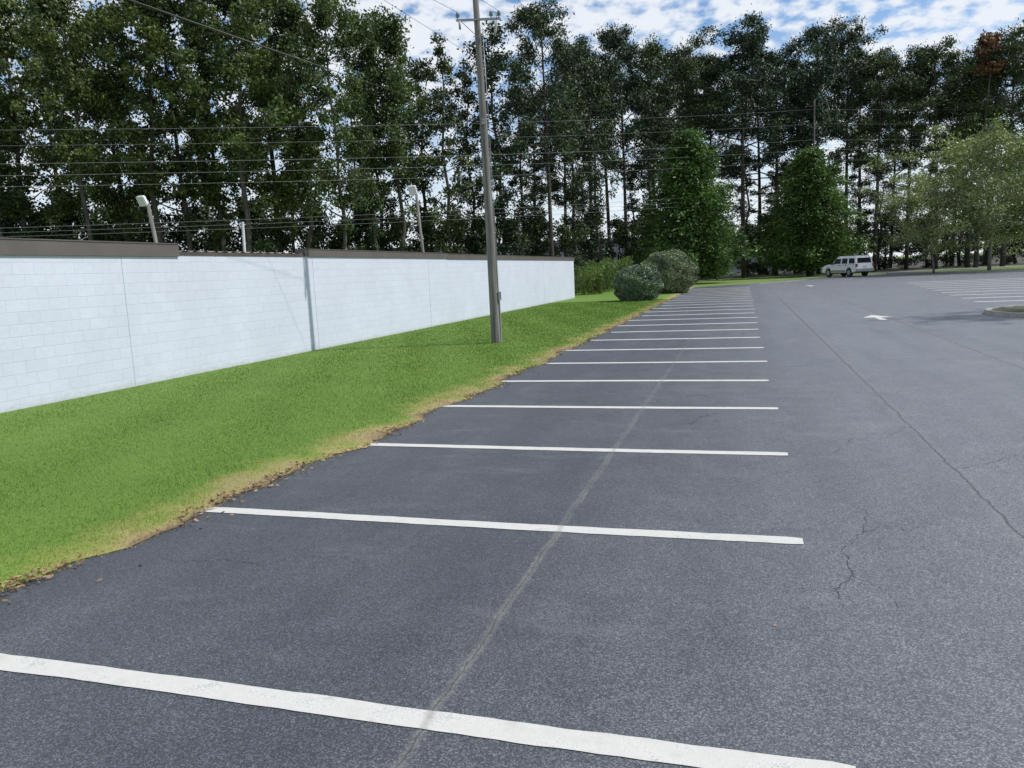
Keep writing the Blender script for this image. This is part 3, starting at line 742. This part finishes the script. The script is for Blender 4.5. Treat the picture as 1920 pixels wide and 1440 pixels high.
# ------------------------------------------------------------------ parked car
def make_car():
    def mm(name, col, rough, metal=0, coat=0):
        m, nt, b, _ = newmat(name, rough)
        f_ = noise(nt, objco(nt), 2.0, 3)
        nt.links.new(mixc(nt, f_, tuple(c*.95 for c in col), col), b.inputs['Base Color']); b.inputs['Metallic'].default_value = metal
        b.inputs['Coat Weight'].default_value = coat; return m
    white = mm('white_car_paint', (.90,.91,.92), .35, 0, .6); glass = mm('tinted_glass', (.010,.012,.014), .2)
    rub = mm('tyre_rubber', (.02,.02,.02), .85); alloy = mm('alloy', (.45,.46,.47), .35, .7); red = mm('red_lens', (.35,.012,.012), .25)
    grey = mm('grey_plastic', (.34,.33,.31), .6); clear = mm('clear_lens', (.6,.62,.64), .15); dark = mm('dark_trim', (.03,.03,.03), .6)
    o = empty('parked_car', (0,0,0)); tag(o, 'white sport utility vehicle with tinted windows parked under the trees', 'car')
    prof = [(-2.30,.46),(-2.40,.62),(-2.40,.92),(-2.33,1.12),(1.05,1.13),(1.6,1.10),(2.08,1.02),(2.30,.9),(2.40,.68),(2.36,.42)]
    for cx in (1.48, -1.40):
        prof += [(cx+.44*math.cos(math.pi*k/8), .36+.44*math.sin(math.pi*k/8)) for k in range(9)]
    bm = bmesh.new(); vs = [bm.verts.new((x,-.93,z)) for x,z in prof]; fa = bm.faces.new(vs)
    ex = bmesh.ops.extrude_face_region(bm, geom=[fa]); bmesh.ops.translate(bm, verts=[v for v in ex['geom'] if isinstance(v, bmesh.types.BMVert)], vec=(0,1.86,0))
    bmesh.ops.bevel(bm, geom=[e for e in bm.edges if abs(e.verts[0].co.y-e.verts[1].co.y) < .01 and min(e.verts[0].co.z, e.verts[1].co.z) > .6], offset=.08, segments=3, affect='EDGES')
    rings = [(1.09,-2.33,1.05,.90),(1.62,-2.20,.42,.795),(1.74,-2.12,.22,.74),(1.80,-1.95,.02,.62)]
    gv = []
    for z,x0,x1,h_ in rings: gv.append([bm.verts.new(p) for p in ((x0,-h_,z),(x1,-h_,z),(x1,h_,z),(x0,h_,z))])
    for a_, b_ in zip(gv, gv[1:]):
        for k in range(4): bm.faces.new((a_[k], a_[(k+1)%4], b_[(k+1)%4], b_[k]))
    bm.faces.new(gv[-1])
    bmesh.ops.recalc_face_normals(bm, faces=bm.faces)
    me = bpy.data.meshes.new('body'); bm.to_mesh(me); bm.free(); link('body', me, white, o)
    q = MB(); q.box(-1.9, 1.9, -.86, .86, .34, .62); q.build('underbody', dark, o)
    hw = lambda z: .90 - .105*(z-1.09)/.53 + .012
    for sgn in (1, -1):
        for pts in ([(.84,1.15),(.46,1.58),(-.22,1.60),(-.22,1.15)], [(-.38,1.15),(-.38,1.60),(-1.10,1.60),(-1.16,1.15)], [(-1.36,1.15),(-1.30,1.60),(-2.02,1.58),(-2.16,1.15)]):
            q = MB(); q.poly([(x, sgn*hw(z), z) for x, z in pts]); q.build('window', glass, o)
        q = MB(); q.box(-2.42,-2.33, min(sgn*.94,sgn*.76), max(sgn*.94,sgn*.76), .84, 1.10); q.build('tail_light', red, o)
        q = MB(); q.box(2.22,2.385, min(sgn*.94,sgn*.62), max(sgn*.94,sgn*.62), .74, .90); q.build('headlight', clear, o)
        q = MB(); q.box(.72,.86, min(sgn*.94,sgn*1.12), max(sgn*.94,sgn*1.12), 1.1, 1.26); q.build('mirror', dark, o)
        q = MB(); q.tube([(-1.8,sgn*.64,1.80),(-1.75,sgn*.64,1.85),(-.1,sgn*.64,1.86),(-.05,sgn*.64,1.80)], .020, 6); q.build('roof_rail', dark, o)
        q = MB(); q.box(-.94,1.02, min(sgn*.935,sgn*.95), max(sgn*.935,sgn*.95), .40, .60); q.build('rocker_trim', grey, o)
        for hx in (-.12, -1.0):
            q = MB(); q.box(hx-.1,hx+.1, min(sgn*.931,sgn*.955), max(sgn*.931,sgn*.955), .98, 1.02); q.build('door_handle', dark, o)
        for cx in (1.48, -1.40):
            wl = empty('wheel', (cx, sgn*.80, .37)); wl.parent = o
            q = MB(); q.tube([(0,-.12,0),(0,-.10,0),(0,.10,0),(0,.12,0)], [.31,.37,.37,.31], 24); q.build('tyre', rub, wl)
            q = MB(); q.tube([(0,sgn*.05,0),(0,sgn*.128,0),(0,sgn*.135,0)], [.22,.22,.06], 16); q.build('rim', alloy, wl)
    rx = lambda z: -2.33 + .13*(z-1.09)/.53 - .014
    q = MB(); q.poly([(rx(1.17),-.74,1.17),(rx(1.17),.74,1.17),(rx(1.60),.68,1.60),(rx(1.60),-.68,1.60)]); q.build('rear_window', glass, o)
    fx = lambda z: 1.05 - .63*(z-1.09)/.53 + .016
    q = MB(); q.poly([(fx(1.13),-.80,1.13),(fx(1.13),.80,1.13),(fx(1.60),.72,1.60),(fx(1.60),-.72,1.60)]); q.build('windscreen', glass, o)
    q = MB(); q.box(-2.48,-2.36,-.92,.92,.46,.68); q.build('rear_bumper', grey, o)
    q = MB(); q.box(2.39,2.47,-.9,.9,.42,.64); q.build('front_bumper', grey, o)
    q = MB(); q.box(-2.415,-2.402,-.17,.17,.76,.90); q.build('licence_plate', clear, o)
    return o
car = make_car(); cl = G(1588, 518.5); car.location = (cl.x, cl.y, 0.0)
hd = math.radians(90+32); car.rotation_euler = (0,0,hd); car.scale = (1.10,1.14,1.17)

# ------------------------------------------------------------------ light, sky, camera
az = Vector((0.966, 0.26, 0)).normalized(); EL = math.radians(50)
sd = Vector((az.x*math.cos(EL), az.y*math.cos(EL), math.sin(EL)))
sun = bpy.data.lights.new('sun', 'SUN'); sun.energy = 4.3; sun.angle = math.radians(.53); sun.color = (1, .965, .91)
so = bpy.data.objects.new('sun', sun); COL.objects.link(so); so.rotation_euler = sd.to_track_quat('Z', 'Y').to_euler(); so.location = (0,0,40)
wd_ = bpy.data.worlds.new('World'); scene.world = wd_; wd_.use_nodes = True; nt = wd_.node_tree; nt.nodes.clear()
out = nd(nt, 'ShaderNodeOutputWorld'); bg = nd(nt, 'ShaderNodeBackground', {'Strength': .145}); nt.links.new(bg.outputs[0], out.inputs[0])
sky = nd(nt, 'ShaderNodeTexSky', sky_type='NISHITA'); sky.sun_disc = False; sky.sun_elevation = EL; sky.sun_rotation = math.atan2(az.x, az.y)
sky.air_density = 1.0; sky.dust_density = .5; sky.ozone_density = 2.5
dr = nd(nt, 'ShaderNodeTexCoord').outputs['Generated']; s = nd(nt, 'ShaderNodeSeparateXYZ', {0: dr})
zc = mth(nt, 'ADD', mth(nt, 'MAXIMUM', s.outputs[2], 0.0), .30)
pv = nd(nt, 'ShaderNodeCombineXYZ', {0: mth(nt, 'DIVIDE', s.outputs[0], zc), 1: mth(nt, 'DIVIDE', s.outputs[1], zc), 2: 0.0}).outputs[0]
nS = noise(nt, pv, 21.0, 4, .5); nL = noise(nt, pv, 2.4, 2, .5)
cf = mth(nt, 'ADD', mth(nt, 'MULTIPLY', nS, .8), mth(nt, 'MULTIPLY', nL, .55))
cf = mapr(nt, cf, .53, .76, 0, 1, True)
hz = mapr(nt, s.outputs[2], .02, .28, .9, 0.0)
cf = mth(nt, 'MAXIMUM', mth(nt, 'MULTIPLY', cf, .92), hz)
skc = mixc(nt, 1.0, sky.outputs[0], (.74, .89, 1.0), 'MULTIPLY')
nt.links.new(mixc(nt, cf, skc, (6.1, 6.35, 6.7)), bg.inputs[0])

cam = bpy.data.cameras.new('camera'); cam.sensor_width = 36.0; cam.lens = F_PX/1920*36; cam.clip_end = 4000; cam.clip_start = .05
co = bpy.data.objects.new('camera', cam); COL.objects.link(co)
fv = Vector((-sP*cT, cP*cT, -sT)); r0 = Vector((cP, sP, 0)); u0 = r0.cross(fv)
rv = r0*cR - u0*sR; uv = r0*sR + u0*cR
M = Matrix.Identity(4)
for i in range(3): M[i][0] = rv[i]; M[i][1] = uv[i]; M[i][2] = -fv[i]
M[2][3] = HCAM
co.matrix_world = M
scene.camera = co
scene.view_settings.view_transform = 'Standard'; scene.view_settings.look = 'None'; scene.view_settings.exposure = 0
